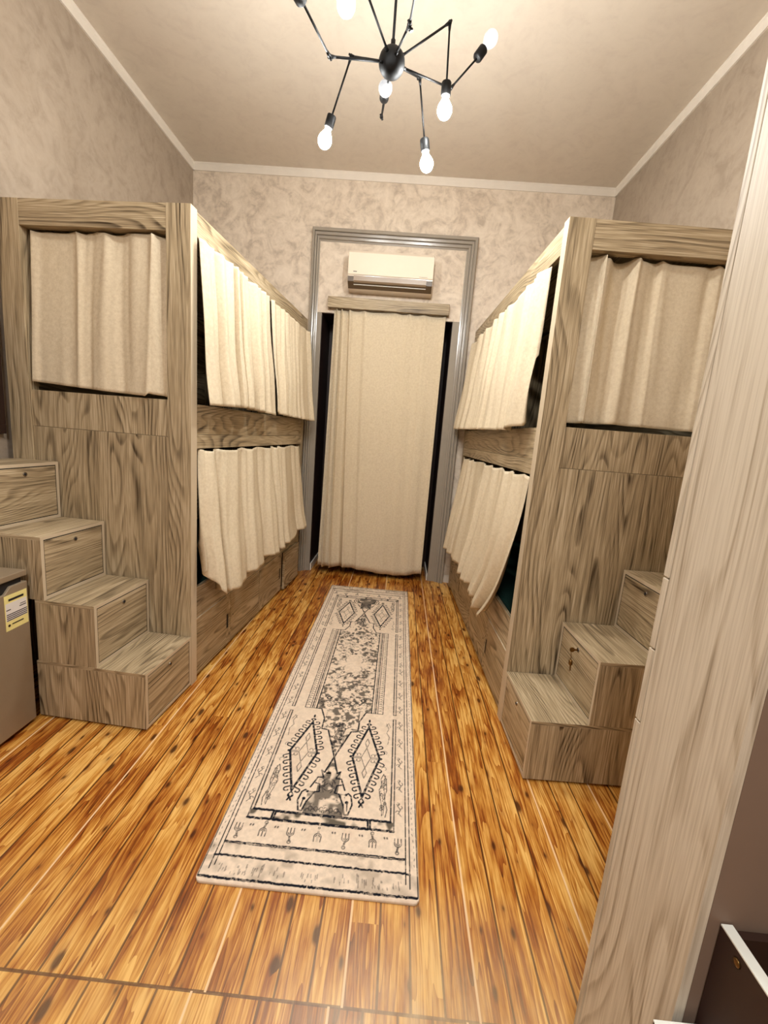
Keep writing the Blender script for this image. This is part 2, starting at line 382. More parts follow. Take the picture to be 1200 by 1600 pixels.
# ------------------------------------------------------------------ bunk beds
def bunk(name, label, sx, loc, rz, dep, leng, H2, oT, oB, sm, mrb, dz, oR, oL):
    t = thing(name, label, 'bunk bed', loc, rz, 'built-in wooden bunk beds')
    X = lambda d: sx * d
    T = 0.06; W = M['wood']
    def bx(n, d0, d1, y0, y1, z0, z1, g=2, bev=.0015, m=None, par=None):
        return MB().box((X(d0), y0, z0), (X(d1), y1, z1), g).build(n, m or W, par or t, bev)
    bx('post', 0, oR, 0, T, 0, H2); bx('post', oL, dep, 0, T, 0, H2)
    bx('top_rail', oR, oL, 0.002, T, oT, H2, 0)
    bx('end_panel', oR, oL, 0.012, T - .01, sm + .0015, oB); bx('end_panel', oR, oL, 0.009, T - .01, 0, sm)
    # aisle side
    s0, s1 = 0.012, 0.032
    bx('side_rail', s0, s1 + .01, T, leng - .0, oT + .003, H2, 1)
    bx('side_rail', s0, s1, T, leng - .07, mrb + .075, oB - .01, 1)
    bx('side_rail', s0 - .006, s1, T, leng - .07, mrb, mrb + .074, 1)
    bx('side_rail', s0, s1, T, leng - .07, dz + .004, dz + .19, 1)
    bx('post', s0, s1 + .02, leng - .07, leng, 0, oT + .003)
    bx('post', dep - .05, dep, leng - .05, leng, 0, oT + .003)
    bx('far_panel', s1 + .02, dep - .05, leng - .03, leng - .012, 0, H2 - .002)
    bx('wall_panel', dep - .02, dep - .002, T, leng - .05, 0, H2 - .002, 1)
    bx('unseen_top_panel', s1 + .012, dep - .02, T + .0, leng - .03, H2 - .03, H2 - .012, 1)  # added, not visible from below; blocks chandelier light so the bunk stays dark
    bx('bed_platform', s1, dep - .02, T, leng - .03, dz + .02, dz + .04, 1)
    bx('bed_platform', s1, dep - .02, T, leng - .03, mrb + .08, mrb + .10, 1)
    bx('plinth', s1 + .01, s1 + .03, T, leng - .07, 0, 0.03, 1, m=M['dark'])
    bx('gap_shade_sheet', s1 + .002, s1 + .008, T, leng - .07, .03, dz, 1, m=M['dark'])  # dark sheet behind the doors; stands for the shade in their gaps
    bx('edge_or_lit_band', s0 - .0055, s0 + .004, T, leng - .07, dz + .0005, dz + .0035, 1, 0, M['edge'])
    bx('edge_or_lit_band', -.0006, .002, .001, T - .001, 0, H2 - .001, 2, 0, M['edge'])  # post face paler here: lamp light from the aisle put into the colour
    # storage doors under the lower bunk
    span = leng - .07 - T
    cuts = [T, T + span * .237, T + span * .50, T + span * .775, leng - .072]
    for k in range(4):
        y0, y1 = cuts[k] + .003, cuts[k + 1] - .003
        pop = 0.028 if (k == 3 and sx < 0) else 0.0
        ddr = MB()
        hy = y1 - .055 if k in (0, 2) else None
        if hy is None:
            ddr.box((X(s0 - .001 - pop), y0, .022), (X(s1 - pop), y1, dz), 1)
        else:     # finger slot cut through the board near its far edge
            za, zb = .135, .235
            for (a, b_, c, d_) in ((y0, hy, .022, dz), (hy + .028, y1, .022, dz), (hy, hy + .028, .022, za), (hy, hy + .028, zb, dz)):
                ddr.box((X(s0 - .001), a, c), (X(s1), b_, d_), 1)
        o = ddr.build('storage_door', W, t, 0 if hy else .0015)
        if hy is not None:
            MB().box((X(s0 + .0005), hy, za), (X(s1), hy + .028, zb)).build('finger_slot', M['dark'], o)['label'] = 'dark finger slot'
        else:
            MB().tube((X(s0 - .003 - pop), y0 + .035, .20), (X(s0 + .002 - pop), y0 + .035, .20), .006).build('lock', M['acdark'], o)
    return t
LO, LT = (-1.0821, 2.2188, 0), -0.0632
RO, RT = (0.6673, 2.1606, 0), 0.0289
lb = bunk('bunk_bed', 'wooden bunk bed on the left, steps and fridge before it', -1, LO, LT, 1.014, 2.05, 2.496, 2.376, 1.587, 1.398, 1.345, .372, .125, .892)
rb_ = bunk('bunk_bed', 'tall wooden bunk bed with curtains on the right, partly behind the pale foreground wardrobe', 1, RO, RT, 1.050, 2.20, 2.518, 2.391, 1.602, 1.402, 1.356, .372, .120, .93)

def local(o, th, d, sx, y, z):
    c, s = math.cos(th), math.sin(th); x = sx * d
    return (o[0] + c * x - s * y, o[1] + s * x + c * y, z)

def mattress(label, O, th, sx, leng, z, dep):
    mb = MB().box((sx * .055, .075, z), (sx * (dep - .04), leng - .06, z + .13))
    o = mb.build('mattress', M['green'], None, .025); o.location = O; o.rotation_euler = (0, 0, th)
    tag(o, label, 'mattress', 'mattresses on the bunks')
mattress('dark green mattress in the lower left bunk, showing past the low hem of its curtain', LO, LT, -1, 2.05, .414, 1.014)
mattress('dark green mattress in the upper left bunk behind the pair of side curtains', LO, LT, -1, 2.05, 1.447, 1.014)
mattress('dark green mattress in the lower right bunk, showing beside the pulled corner of the curtain', RO, RT, 1, 2.20, .414, 1.05)
mattress('dark green mattress in the upper right bunk, a speck showing past its side curtain', RO, RT, 1, 2.20, 1.458, 1.05)

# ------------------------------------------------------------------ curtains
def interp(tab, s):
    xs = [p[0] for p in tab]; ys = [p[1] for p in tab]
    return float(np.interp(s, xs, ys))
def curtain(label, O, th, axis, sgn, a_top, a_bot, z_top, z_bot, out, amp, folds, seed, group=None, cols=220, rows=46, gather=1.0, topamp=.35, sharp=1.0, name='curtain', prof=None, apow=1.0):
    """axis 'y': hangs along local y and bulges out to -sgn x; axis 'x': hangs along local x, bulges to -y.
    a_top/a_bot: tables s->position along the rail, z_top/z_bot: s->height, out: (top, bottom) distance out of the plane"""
    rnd = random.Random(seed)
    ph = [rnd.uniform(0, 6.28) for _ in range(8)]
    rel = [rnd.uniform(.45, 1.3) for _ in range(int(folds) + 3)]
    bm = bmesh.new(); V = []
    for i in range(rows + 1):
        t = i / rows; r = []
        for j in range(cols + 1):
            s = j / cols
            w = s * folds + .22 * math.sin(2 * math.pi * (s * 1.7) + ph[0]) + .16 * math.sin(2 * math.pi * s * 3.1 + ph[1]) + .10 * t * math.sin(2 * math.pi * s * 2.3 + ph[2])
            k = rel[int(max(0, w)) % len(rel)] * (1 - (w % 1)) + rel[(int(max(0, w)) + 1) % len(rel)] * (w % 1)
            f = (2 * abs(math.sin(math.pi * w)) ** sharp - 1) if axis == 'y' else math.sin(2 * math.pi * w)
            g = math.sin(2 * math.pi * w * 2 + ph[3]) * .35 * (1 - t) ** 2 * gather
            A = amp * (topamp + (1 - topamp) * t ** .8) * k
            if prof: A *= interp(prof, s)
            cr = math.sin(2 * math.pi * (w * 3.3 + ph[5]) + 2.0 * math.sin(3 * t + ph[6])) * .12
            dd = A * (f + g + cr) + amp * .10 * math.sin(9 * t + 5 * s + ph[4]) * t
            da = A * .55 * math.cos(2 * math.pi * w + .6)
            edge = min(1, s * 14, (1 - s) * 14)
            ta = t ** (1 + (apow - 1) * max(0, 1 - s * 2.2))
            a = interp(a_top, s) * (1 - ta) + interp(a_bot, s) * ta + da * edge
            zt = interp(z_top, s) - .012 * abs(math.sin(math.pi * w)) ; zb = interp(z_bot, s)
            z = zt * (1 - t) + zb * t
            o = out[0] * (1 - t ** 1.2) + out[1] * t ** 1.2 + dd
            r.append(bm.verts.new((-sgn * o, a, z) if axis == 'y' else (a, -o, z)))
        V.append(r)
    for i in range(rows):
        for j in range(cols):
            f = bm.faces.new((V[i][j], V[i][j + 1], V[i + 1][j + 1], V[i + 1][j])); f.smooth = True
    me = bpy.data.meshes.new(name); bm.to_mesh(me); bm.free(); me.materials.append(M['linen'])
    ob = bpy.data.objects.new(name, me); COL.objects.link(ob); ob.location = O; ob.rotation_euler = (0, 0, th)
    so = ob.modifiers.new('solid', 'SOLIDIFY'); so.thickness = .0025; so.offset = 0
    tag(ob, label, 'curtain', group)
    # hem: a slightly thicker doubled strip along the bottom
    return ob
G = 'beige linen curtains on the bunk beds'
L1 = lambda a, b_: [(0, a), (1, b_)]
# left bunk, aisle side (bulge towards +x)
curtain('nearer side curtain of the upper left bunk, dark gap at its far edge', LO, LT, 'y', -1, L1(.035, .93), L1(.03, .965), L1(2.37, 2.375), [(0, 1.575), (.45, 1.59), (.75, 1.585), (1, 1.57)], (.020, .062), .052, 6, 3, G, topamp=.5, sharp=.7)
curtain('beige side curtain of the upper left bunk, farther one next to the door casing', LO, LT, 'y', -1, L1(.99, 1.98), L1(1.00, 2.04), L1(2.375, 2.375), [(0, 1.60), (.3, 1.58), (1, 1.57)], (.018, .060), .048, 7, 4, G, topamp=.5, sharp=.7)
curtain('beige side curtain of the lower left bunk hanging over the storage boards', LO, LT, 'y', -1, L1(.10, 1.92), L1(.035, 1.97), L1(1.343, 1.335), [(0, .68), (.07, .49), (.22, .48), (.4, .50), (.6, .51), (.8, .52), (1, .555)], (-.005, .070), .052, 7, 15, G, prof=[(0, 1.0), (.3, 1.2), (1, .9)], sharp=.7)
# left bunk, end panel window (bulge towards -y)
curtain('single beige curtain in the end opening of the left bunk above the steps', LO, LT, 'x', 1, L1(-.862, -.127), L1(-.878, -.135), L1(2.372, 2.372), [(0, 1.630), (.55, 1.606), (.86, 1.596), (.9, 1.61), (1, 1.600)], (-.040, -.014), .015, 4, 8, G, prof=[(0, .5), (.5, .9), (.8, 1.2), (.92, 2.2), (1, 1.4)], topamp=.9, gather=.8)
# right bunk
curtain('beige side curtain of the upper right bunk, gathered with many folds', RO, RT, 'y', 1, L1(.17, 2.10), L1(.14, 2.16), L1(2.372, 2.385), [(0, 1.60), (.1, 1.575), (1, 1.60)], (.014, .072), .052, 8, 21, G, sharp=.7, topamp=.5)
curtain('beige side curtain of the lower right bunk with a pulled near corner', RO, RT, 'y', 1, L1(.075, 2.08), [(0, .40), (.12, .52), (.5, 1.12), (1, 2.12)], L1(1.350, 1.345), [(0, .43), (.08, .45), (.2, .50), (.5, .50), (1, .46)], (-.005, .068), .050, 7, 33, G, apow=3.2, sharp=.7)
curtain('beige curtain in the end opening of the right bunk, deep fold at its left', RO, RT, 'x', 1, L1(.128, .915), L1(.122, .915), L1(2.385, 2.385), [(0, 1.625), (.3, 1.632), (1, 1.625)], (-.052, -.045), .013, 4.2, 12, G, prof=[(0, 2.2), (.12, 3.4), (.26, 3.0), (.36, .9), (.8, .7), (1, 1.4)], topamp=.9)
# curtain in the doorway
curtain('long beige curtain hanging in the doorway under the air conditioner', (0, 4.40, 0), 0, 'x', 1, [(0, -.745), (.30, -.60), (1, .325)], [(0, -.775), (.3, -.52), (1, .32)], L1(2.642, 2.642), [(0, .085), (.2, .075), (.28, .10), (.6, .055), (.8, .045), (1, .09)], (.0, .03), .026, 7, 5, None, sharp=.8, topamp=.6, prof=[(0, 1.0), (.2, 1.5), (.32, 1.0), (.5, .45), (.8, .5), (1, .7)], cols=260)
# valance box
vb = thing('curtain_box', 'narrow wooden valance box above the doorway curtain', 'valance', (-.228, 4.43, 2.645))
MB().box((-.576, -.070, 0), (.576, -.052, .098), 0).build('front_board', M['wood'], vb, .0015)
for sx in (-1, 1): MB().box((sx * .576, -.052, 0), (sx * .558, 0, .098), 0).build('end_board', M['wood'], vb, .001)
MB().box((-.558, -.052, .080), (.558, 0, .098), 0).build('top_board', M['wood'], vb)
MB().tube((-.558, -.030, .045), (.558, -.030, .045), .006).build('rod', M['chrome'], vb)

# ------------------------------------------------------------------ storage steps
def steps(label, sx, O, th, w, xs, zs, ends, key_at=None):
    t = thing('storage_steps', label, 'stairs', O, th, 'storage steps up to the bunks')
    z0 = 0.0
    for k, (x, z1) in enumerate(zip(xs, zs)):
        x1 = ends[k]; X = lambda d: -d if sx < 0 else d
        B = .016; y0, y1 = -w, -.002
        m = MB()
        zb = z0 + (.012 if k == 0 else .0005)
        m.box((X(x), y0, z1 - B), (X(x1), y1, z1), 1)                      # top
        m.box((X(x + .0), y0, zb), (X(x1), y0 + B, z1 - B), 2)            # camera side
        m.box((X(x + .0), y1 - B, zb), (X(x1), y1, z1 - B), 2)
        m.box((X(x + .0), y0 + B, zb), (X(x1), y1 - B, zb + B), 1)
        m.box((X(x1), y0 + B, zb + B), (X(x1 - B), y1 - B, z1 - B), 2)
        body = m.build('step_box', M['wood'], t, .001)
        e = MB(); xe, xf = X(x - .0006), X(x + .0005)
        e.box((xe, y0, z1 - B), (xf, y1, z1)); e.box((xe, y0, zb), (xf, y1, zb + B)); e.box((xe, y0, zb + B), (xf, y0 + B, z1 - B)); e.box((xe, y1 - B, zb + B), (xf, y1, z1 - B))
        e.build('edge_or_lit_band', M['edge'], body)
        fl = MB().box((X(x + .0002), y0 + B + .004, zb + B + .004), (X(x + .017), y1 - B - .004, z1 - B - .0055), 1).build('flap_door', M['wood'], body, .001)
        MB().box((X(x + .0015), y0 + B, zb + B), (X(x + .02), y1 - B, z1 - B)).build('door_gap', M['dark'], body)
        yc = (y0 + y1) / 2; zc = z1 - .052
        lk = MB().tube((X(x - .003), yc, zc), (X(x + .003), yc, zc), .011, .011, 20)
        lk.build('lock', M['chrome'], body)
        MB().tube((X(x - .0045), yc, zc), (X(x - .003), yc, zc), .0065, .0065, 14).build('keyhole', M['ink'], body)
        if key_at == k:
            kk = MB().box((X(x - .030), yc - .002, zc - .004), (X(x - .004), yc + .002, zc + .004))
            kk.tube((X(x - .030), yc - .003, zc), (X(x - .030), yc + .003, zc), .012)
            kk.tube((X(x - .034), yc, zc - .008), (X(x - .034), yc - .012, zc - .045), .0015, .0015, 6)
            kk.lathe((X(x - .036), yc - .014, zc - .043), (0, -.2, -1), [(0, .003), (.006, .009), (.022, .010), (.030, .004), (.052, .003), (.056, .001)], 12)
            kk.build('key', M['brass'], body)['label'] = 'small key with fob left in the lock'
        z0 = z1
    for dx in (.03, max(ends[0] - .05, .3)):
        MB().tube(((-1 if sx < 0 else 1) * dx, -w + .03, 0), ((-1 if sx < 0 else 1) * dx, -w + .03, .0125), .012).build('foot', M['white'], t)
    return t
c_, s_ = math.cos(LT), math.sin(LT)
steps('wooden storage steps against the left bunk end, beside the small fridge', -1, LO, LT, .3975,
      (.0, .2467, .497, .750), (.3005, .611, .9159, 1.2184), (.555, .545, .985, .985))
steps('wooden storage steps against the right bunk end, a key hanging in one lock', 1, RO, RT, .4118,
      (.0, .2564, .5246, .79), (.303, .6081, .9145, 1.2184), (1.00, 1.00, 1.00, 1.00), key_at=1)

# ------------------------------------------------------------------ air conditioner
ac = thing('air_conditioner', 'white wall-mounted split air conditioner above the doorway curtain', 'air conditioner', (-.224, 4.43, 2.80))
def acp(s): return s
MB().prism([(0, 0), (-.14, -.0), (-.205, .045), (-.212, .10), (-.212, .285), (-.185, .305), (0, .305)], 0, -.388, .388, 0).build('body', M['acwhite'], ac, .004)
MB().prism([(-.2125, .093), (-.222, .100), (-.222, .280), (-.196, .306), (-.19, .306), (-.212, .285)], 0, -.385, .385, 0).build('front_panel', M['acwhite'], ac, .003)
MB().prism([(-.145, -.003), (-.208, .042), (-.214, .085), (-.205, .085), (-.20, .046), (-.14, .004)], 0, -.384, .384, 0).build('lower_trim', M['acdark'], ac, .002)
MB().prism([(-.200, .036), (-.216, .048), (-.220, .088), (-.214, .088), (-.208, .05), (-.194, .040)], 0, -.330, .330, 0).build('louver', M['acgrey'], ac, .001)
MB().box((-.330, -.190, .0205), (.330, -.176, .0245)).build('outlet_strip', M['white'], ac)
def text(name, s, size, loc, rot, m, parent, ext=.0004):
    cu = bpy.data.curves.new(name, 'FONT'); cu.body = s; cu.size = size; cu.extrude = ext
    tmp = bpy.data.objects.new(name, cu); me = bpy.data.meshes.new_from_object(tmp)
    bpy.data.objects.remove(tmp); me.materials.append(m); me.name = name
    o = bpy.data.objects.new(name, me); COL.objects.link(o); o.location = loc; o.rotation_euler = rot
    if parent: o.parent = parent
    return o
MB().box((-.335, -.2230, .118), (-.303, -.2215, .124)).build('logo', M['ink'], ac)
MB().box((.26, -.2230, .108), (.335, -.2215, .111)).build('marking', M['acgrey'], ac)

# ------------------------------------------------------------------ chandelier
HUB = Vector((-.18, 2.21, 3.10))
ch = thing('chandelier', 'black spider chandelier with jointed arms and bare glowing bulbs', 'chandelier', tuple(HUB))
MB().ball((0, 0, 0), .058).build('hub', M['black'], ch)
MB().tube((0, 0, .05), (0, 0, H - HUB.z - .02), .006).tube((0, 0, .052), (0, 0, .085), .010).build('stem', M['black'], ch)
MB().lathe((0, 0, H - HUB.z - .03), (0, 0, 1), [(0, .012), (.004, .05), (.014, .058), (.03, .058)]).build('canopy', M['black'], ch)
ARMS = [((-.393, 2.416, 3.267), (-.484, 2.48, 3.055), (-.512, 2.50, 2.978)),
        ((.061, 2.316, 3.345), (.071, 2.34, 3.13), (.073, 2.35, 3.038)),
        ((-.058, 2.456, 3.221), (-.011, 2.50, 2.987), (.007, 2.51, 2.899)),
        ((.094, 2.405, 3.15), (.209, 2.45, 3.312), (.265, 2.46, 3.399)),
        ((-.255, 2.695, 3.195), (-.230, 2.50, 3.154), (-.213, 2.36, 3.12)),
        ((-.291, 1.891, 3.14), (-.312, 1.82, 3.077), (-.322, 1.80, 2.961)),
        ((-.104, 2.004, 3.083), (-.067, 1.725, 3.03), (-.055, 1.64, 3.02)),
        ((-.413, 2.005, 2.961), (-.466, 1.750, 2.936), (-.49, 1.65, 2.925))]
for k, (J, S, B) in enumerate(ARMS):
    J, S, B = Vector(J) - HUB, Vector(S) - HUB, Vector(B) - HUB
    mb = MB().tube(J.normalized() * .05, J, .0048, .0048, 10)
    mb.tube(J.normalized() * .05, J.normalized() * .075, .008, .006)
    mb.ball(J, .0095); dj = (S - J).normalized()
    mb.tube(J, J + dj * .03, .0085, .005, 10).tube(J, S, .0045, .0045, 10)
    mb.tube(J - J.normalized() * .03, J, .005, .0085, 10)
    side = J.cross(S).normalized(); mb.tube(J - side * .014, J + side * .014, .005, .005, 10)
    if k == 6: mb.tube(J + side * .014, J + side * .022, .009, .009, 8)
    arm = mb.build('arm', M['black'], ch)
    d = (B - S).normalized()
    L = .054
    MB().lathe(S - d * .004, d, [(0, .006), (.003, .020), (.008, .023), (L, .023), (L + .004, .020)]).build('socket', M['black'], arm)
    r = .034; n = 10
    prof = [(L - .002, .013), (L + .012, .015)]
    c0 = L + .012 + .042
    for i in range(3, n + 1):
        a = math.pi * i / n; prof.append((c0 - r * 1.12 * math.cos(a), r * math.sin(a)))
    lit = k not in (3, 4, 5)
    MB().lathe(S, d, prof, 14).build('bulb', M['bulb' if lit else 'clear'], arm)['label'] = 'glowing round bulb' if lit else 'pale unlit glass bulb'

# ------------------------------------------------------------------ rug
def rug():
    Wd, Ln = 0.746, 2.854; st = 0.002
    nx, ny = int(round(Wd / st)), int(round(Ln / st))
    qx, qy = nx // 2 + 1, ny // 2 + 1
    xs = (np.arange(qx) + .5) * st; ys = (np.arange(qy) + .5) * st           # quarter: x from the left edge, y from the near edge
    GX, GY = np.meshgrid(xs, ys)
    ink = np.zeros_like(GX)
    def seg(p, q, w, k=1.0):
        w = w * 1.15 + .0004
        x0, x1 = min(p[0], q[0]) - w - .003, max(p[0], q[0]) + w + .003; y0, y1 = min(p[1], q[1]) - w - .003, max(p[1], q[1]) + w + .003
        i0, i1 = max(0, int(x0 / st)), min(qx, int(x1 / st) + 1); j0, j1 = max(0, int(y0 / st)), min(qy, int(y1 / st) + 1)
        if i1 <= i0 or j1 <= j0: return
        X, Y = GX[j0:j1, i0:i1], GY[j0:j1, i0:i1]
        dx, dy = q[0] - p[0], q[1] - p[1]; L = dx * dx + dy * dy + 1e-12
        t = np.clip(((X - p[0]) * dx + (Y - p[1]) * dy) / L, 0, 1)
        d = np.hypot(X - p[0] - t * dx, Y - p[1] - t * dy)
        v = np.clip((w - d) / .0016 + .5, 0, 1) * k
        ink[j0:j1, i0:i1] = np.maximum(ink[j0:j1, i0:i1], v)
    def poly(pts, w=.0016, k=1.0, close=False):
        P = list(pts) + ([pts[0]] if close else [])
        for a, b_ in zip(P, P[1:]): seg(a, b_, w, k)
    def arc(cx, cy, r, a0, a1, w=.0016, k=1.0, n=10):
        poly([(cx + r * math.cos(a0 + (a1 - a0) * i / n), cy + r * math.sin(a0 + (a1 - a0) * i / n)) for i in range(n + 1)], w, k)
    def hook(x, y, ang, ln=.034, r=.009, flip=1, w=.0018):
        dx, dy = math.cos(ang), math.sin(ang); ex, ey = x + dx * ln, y + dy * ln
        poly([(x, y), (ex, ey)], w)
        nxp, nyp = -dy * flip, dx * flip
        cx, cy = ex + nxp * r, ey + nyp * r
        a0 = math.atan2(ey - cy, ex - cx); arc(cx, cy, r, a0, a0 + flip * math.pi * 1.15, w)
        a1 = a0 + flip * math.pi * 1.15; seg((cx + r * math.cos(a1), cy + r * math.sin(a1)),) if False else None
        ink_dot(cx + r * math.cos(a1), cy + r * math.sin(a1), .0036)
    def ink_dot(x, y, r, k=1.0): seg((x, y), (x + 1e-5, y), r, k)
    XC = .373
    # border lines along the long side and the hem
    for e, w, k in ((.006, .0012, .9), (.032, .0012, .95), (.046, .0014, .95)):
        poly([(e, 1.5), (e, .012 + e)], w, k)
    rg = random.Random(5)
    def wob(y, x0, x1, w):
        n = int((x1 - x0) / .006); pts = [(x0 + (x1 - x0) * i / n, y + rg.uniform(-.0016, .0016)) for i in range(n + 1)]
        poly(pts, w)
    wob(.016, .010, .40, .0034); wob(.094, .032, .40, .0030); wob(.146, .046, .40, .0022); wob(.141, .05, .40, .0012)
    # double bar frame in pieces
    for (y0, y1) in ((.25, .910), (.945, 1.5)):
        x0, x1 = (.091, .104)
        poly([(x0, y0), (x0, y1)], .0016); poly([(x1, y0 + (.04 if y0 < .3 else 0)), (x1, y1)], .0022)
        if y0 > .3: poly([(x0, y0), (x1, y0)], .0016)
        poly([(x0, y1), (x1, y1)], .0016) if y1 < 1 else None
    wob(.250, .091, .181, .0042); wob(.290, .104, .184, .0042); poly([(.181, .250), (.184, .290)], .003)
    wob(.250, .190, .40, .0048); wob(.288, .193, .40, .0046); poly([(.190, .250), (.193, .288)], .003)
    # inner side bars beside the centre field
    for x, w in ((.162, .0012), (.190, .0012), (.201, .0022), (.2095, .0012), (.224, .0026)):
        poly([(x, .945), (x, 1.5)], w)
    poly([(.162, .945), (.224, .945)], .0014)
    for i in range(24):
        y = .965 + i * .0205; a = rg.uniform(0, 6.28)
        poly([(.167, y), (.176 + .003 * math.cos(a), y + .008), (.170, y + .012), (.184, y + .004)], .0011, .85)
    # centre field outline, cross-over and vase
    poly([(.224, .948), (.253, .945), (.281, .868), (.281, .788), (.315, .783), (.373, .603), (.345, .507), (.331, .517)], .0030)
    poly([(.331, .517), (.346, .478), (.322, .477), (.300, .420)], .0026); poly([(.318, .445), (.336, .440)], .0026)
    poly([(.336, .440), (.341, .401), (.322, .398), (.298, .345), (.288, .301), (.274, .303), (.262, .350), (.270, .392), (.283, .405), (.292, .396)], .0026)
    poly([(.280, .320), (.283, .356)], .0018); ink_dot(.285, .360, .006); ink_dot(.292, .397, .005)
    for i in range(9): arc(.31 + i * .011, .306 + .012 * (i % 2), .008, 0, 3.6, .0014, .8)
    for i in range(10): poly([(.335 + rg.uniform(0, .038), .40 + i * .008), (.33 + rg.uniform(0, .043), .415 + i * .008)], .0016, .75)
    # latch-hook diamond
    D0, D1, D2, D3 = (.228, .830), (.163, .618), (.226, .394), (.290, .616)
    Dp = [D0, D1, D2, D3]; poly(Dp, .0042, 1, True)
    for a, b_ in ((D0, D1), (D1, D2), (D2, D3), (D3, D0)):
        ang = math.atan2(b_[1] - a[1], b_[0] - a[0]); cx, cy = (a[0] + b_[0]) / 2, (a[1] + b_[1]) / 2
        out = math.atan2(cy - .612, cx - .227)
        for i in range(6):
            t = (i + .55) / 6.2; x, y = a[0] + (b_[0] - a[0]) * t, a[1] + (b_[1] - a[1]) * t
            upw = cy > .612
            dirx = -1 if cx < .227 else 1
            hook(x, y, math.atan2(-.45 if not upw else .35, dirx),   .024, .0095, (-1 if dirx > 0 else 1) * (1 if not upw else -1), .0024)
    for sx_ in (-1, 1):
        hook(.227, .388, math.atan2(-1, sx_ * .7), .016, .009, -sx_, .002); hook(.228, .836, math.atan2(1, sx_ * .5), .012, .008, sx_, .002)
        ink_dot(.227 + sx_ * .070, .617, .006)
    poly([(.219, .345), (.226, .362), (.233, .345)], .003); poly([(.228, .872), (.228, .886)], .004)
    poly([(.165, .620), (.205, .620)], .0012, .8); poly([(.165, .612), (.205, .612)], .0012, .8); poly([(.250, .620), (.288, .620)], .0012, .8); poly([(.250, .612), (.288, .612)], .0012, .8)
    for i, x in enumerate((.178, .194, .260, .276)):
        arc(x, .634, .008, -.6, 3.8, .0013, .75); arc(x, .598, .008, 2.5, 6.9, .0013, .75)
    poly([(.227, .745), (.217, .715), (.227, .680), (.237, .715)], .0013, .8, True); poly([(.227, .555), (.217, .525), (.227, .495), (.237, .525)], .0013, .8, True)
    poly([(.227, .680), (.205, .616), (.227, .555), (.249, .616)], .0013, .8, True); 
    # carnation sprays beside the diamond
    poly([(.126, .310), (.120, .345), (.133, .40), (.124, .44), (.128, .50), (.140, .528), (.150, .50), (.146, .46), (.156, .44), (.150, .40), (.142, .36), (.140, .315)], .0013, .85)
    poly([(.132, .52), (.136, .45), (.130, .40), (.135, .32)], .0012, .8)
    for i in range(12): arc(.137 + rg.uniform(-.009, .012), .345 + i * .014, .006, rg.uniform(0, 6), rg.uniform(7, 10), .0012, .8)
    poly([(.128, .72), (.122, .77), (.136, .80), (.126, .83), (.138, .87)], .0012, .7); poly([(.118, .845), (.128, .875), (.140, .85)], .0012, .7)
    for y in (.56, .66): arc(.14, y, .010, 0, 4, .0012, .6)
    # small sprays in the outer border
    for y in (.35, .47, .60, .73, .86, .99, 1.12, 1.25, 1.38):
        x = .069 + rg.uniform(-.003, .003)
        poly([(x - .009, y - .03), (x + .003, y - .015), (x - .006, y), (x + .006, y + .018), (x, y + .03)], .0013, .75)
        arc(x + .006, y - .012, .007, 0, 4.5, .0012, .75); arc(x - .006, y + .012, .007, 2, 6.5, .0012, .75); arc(x + .004, y + .028, .006, 1, 6, .0012, .7)
    for i, (x, fl) in enumerate(((.074, 1), (.168, -1), (.270, 1), (.373, -1))):
        y = .200
        arc(x, y + fl * .002, .013, (math.pi if fl > 0 else 0), (2 * math.pi if fl > 0 else math.pi), .0014, .85)
        arc(x, y + fl * .002, .007, (math.pi if fl > 0 else 0), (2 * math.pi if fl > 0 else math.pi), .0012, .85)
        poly([(x - .013, y), (x - .012, y + fl * .022)], .0013, .85); poly([(x + .013, y), (x + .012, y + fl * .022)], .0013, .85); poly([(x, y), (x, y + fl * .022)], .0014, .85)
        poly([(x, y - fl * .012), (x + .004, y - fl * .030)], .003, .8); arc(x + .003, y - fl * .034, .006, 0, 6.28, .0012, .8)
        poly([(x + .040, y + .018), (x + .041, y + .022)], .0022, .8); poly([(x + .050, y + .018), (x + .051, y + .022)], .0022, .8)
    for i in range(40):
        y = .03 + rg.uniform(0, .03); x = rg.uniform(.06, .37); poly([(x, y), (x + .001, y + rg.uniform(.004, .02))], .0011, .55)
    for i in range(60):
        y = .12 + i * .024; x = .019 + rg.uniform(-.004, .004); poly([(x, y), (x + rg.uniform(-.003, .003), y + .007)], .0011, .6)
    # centre medallion sprays
    for (cx, cy, r) in ((.277, 1.047, .011), (.377, 1.290, .010)):
        arc(cx, cy, r, 0, 6.3, .0030)
    for i in range(70):
        a = rg.uniform(0, 6.28); x, y = rg.uniform(.24, .373), rg.uniform(.97, 1.427)
        if math.hypot(x - .373, (y - 1.427)) < .085: continue
        arc(x, y, rg.uniform(.006, .014), a, a + rg.uniform(2, 4.5), .0016, rg.uniform(.35, .8))
    for i in range(26):
        x = .373 - abs(rg.gauss(0, .012)); y = rg.uniform(.66, 1.0); arc(x, y, rg.uniform(.005, .012), 0, rg.uniform(3, 6), .0016, .8)
    poly([(.373, .72), (.352, .76), (.345, .80), (.331, .81)], .0018, .8); arc(.329, .822, .009, 0, 6.28, .0014, .8)
    poly([(.30, 1.385), (.288, 1.37), (.305, 1.345), (.318, 1.352), (.312, 1.376), (.322, 1.40)], .004, .5)
    full = np.zeros((ny, nx))
    full[:ny // 2 + 0, :nx // 2] = ink[:ny // 2, :nx // 2]
    full[:ny // 2, nx - nx // 2:] = ink[:ny // 2, :nx // 2][:, ::-1]
    full[ny - ny // 2:, :] = full[:ny // 2, :][::-1]
    # vertices carry the colours
    X = np.linspace(0, Wd, nx); Y = np.linspace(0, Ln, ny)
    rn = np.random.RandomState(3)
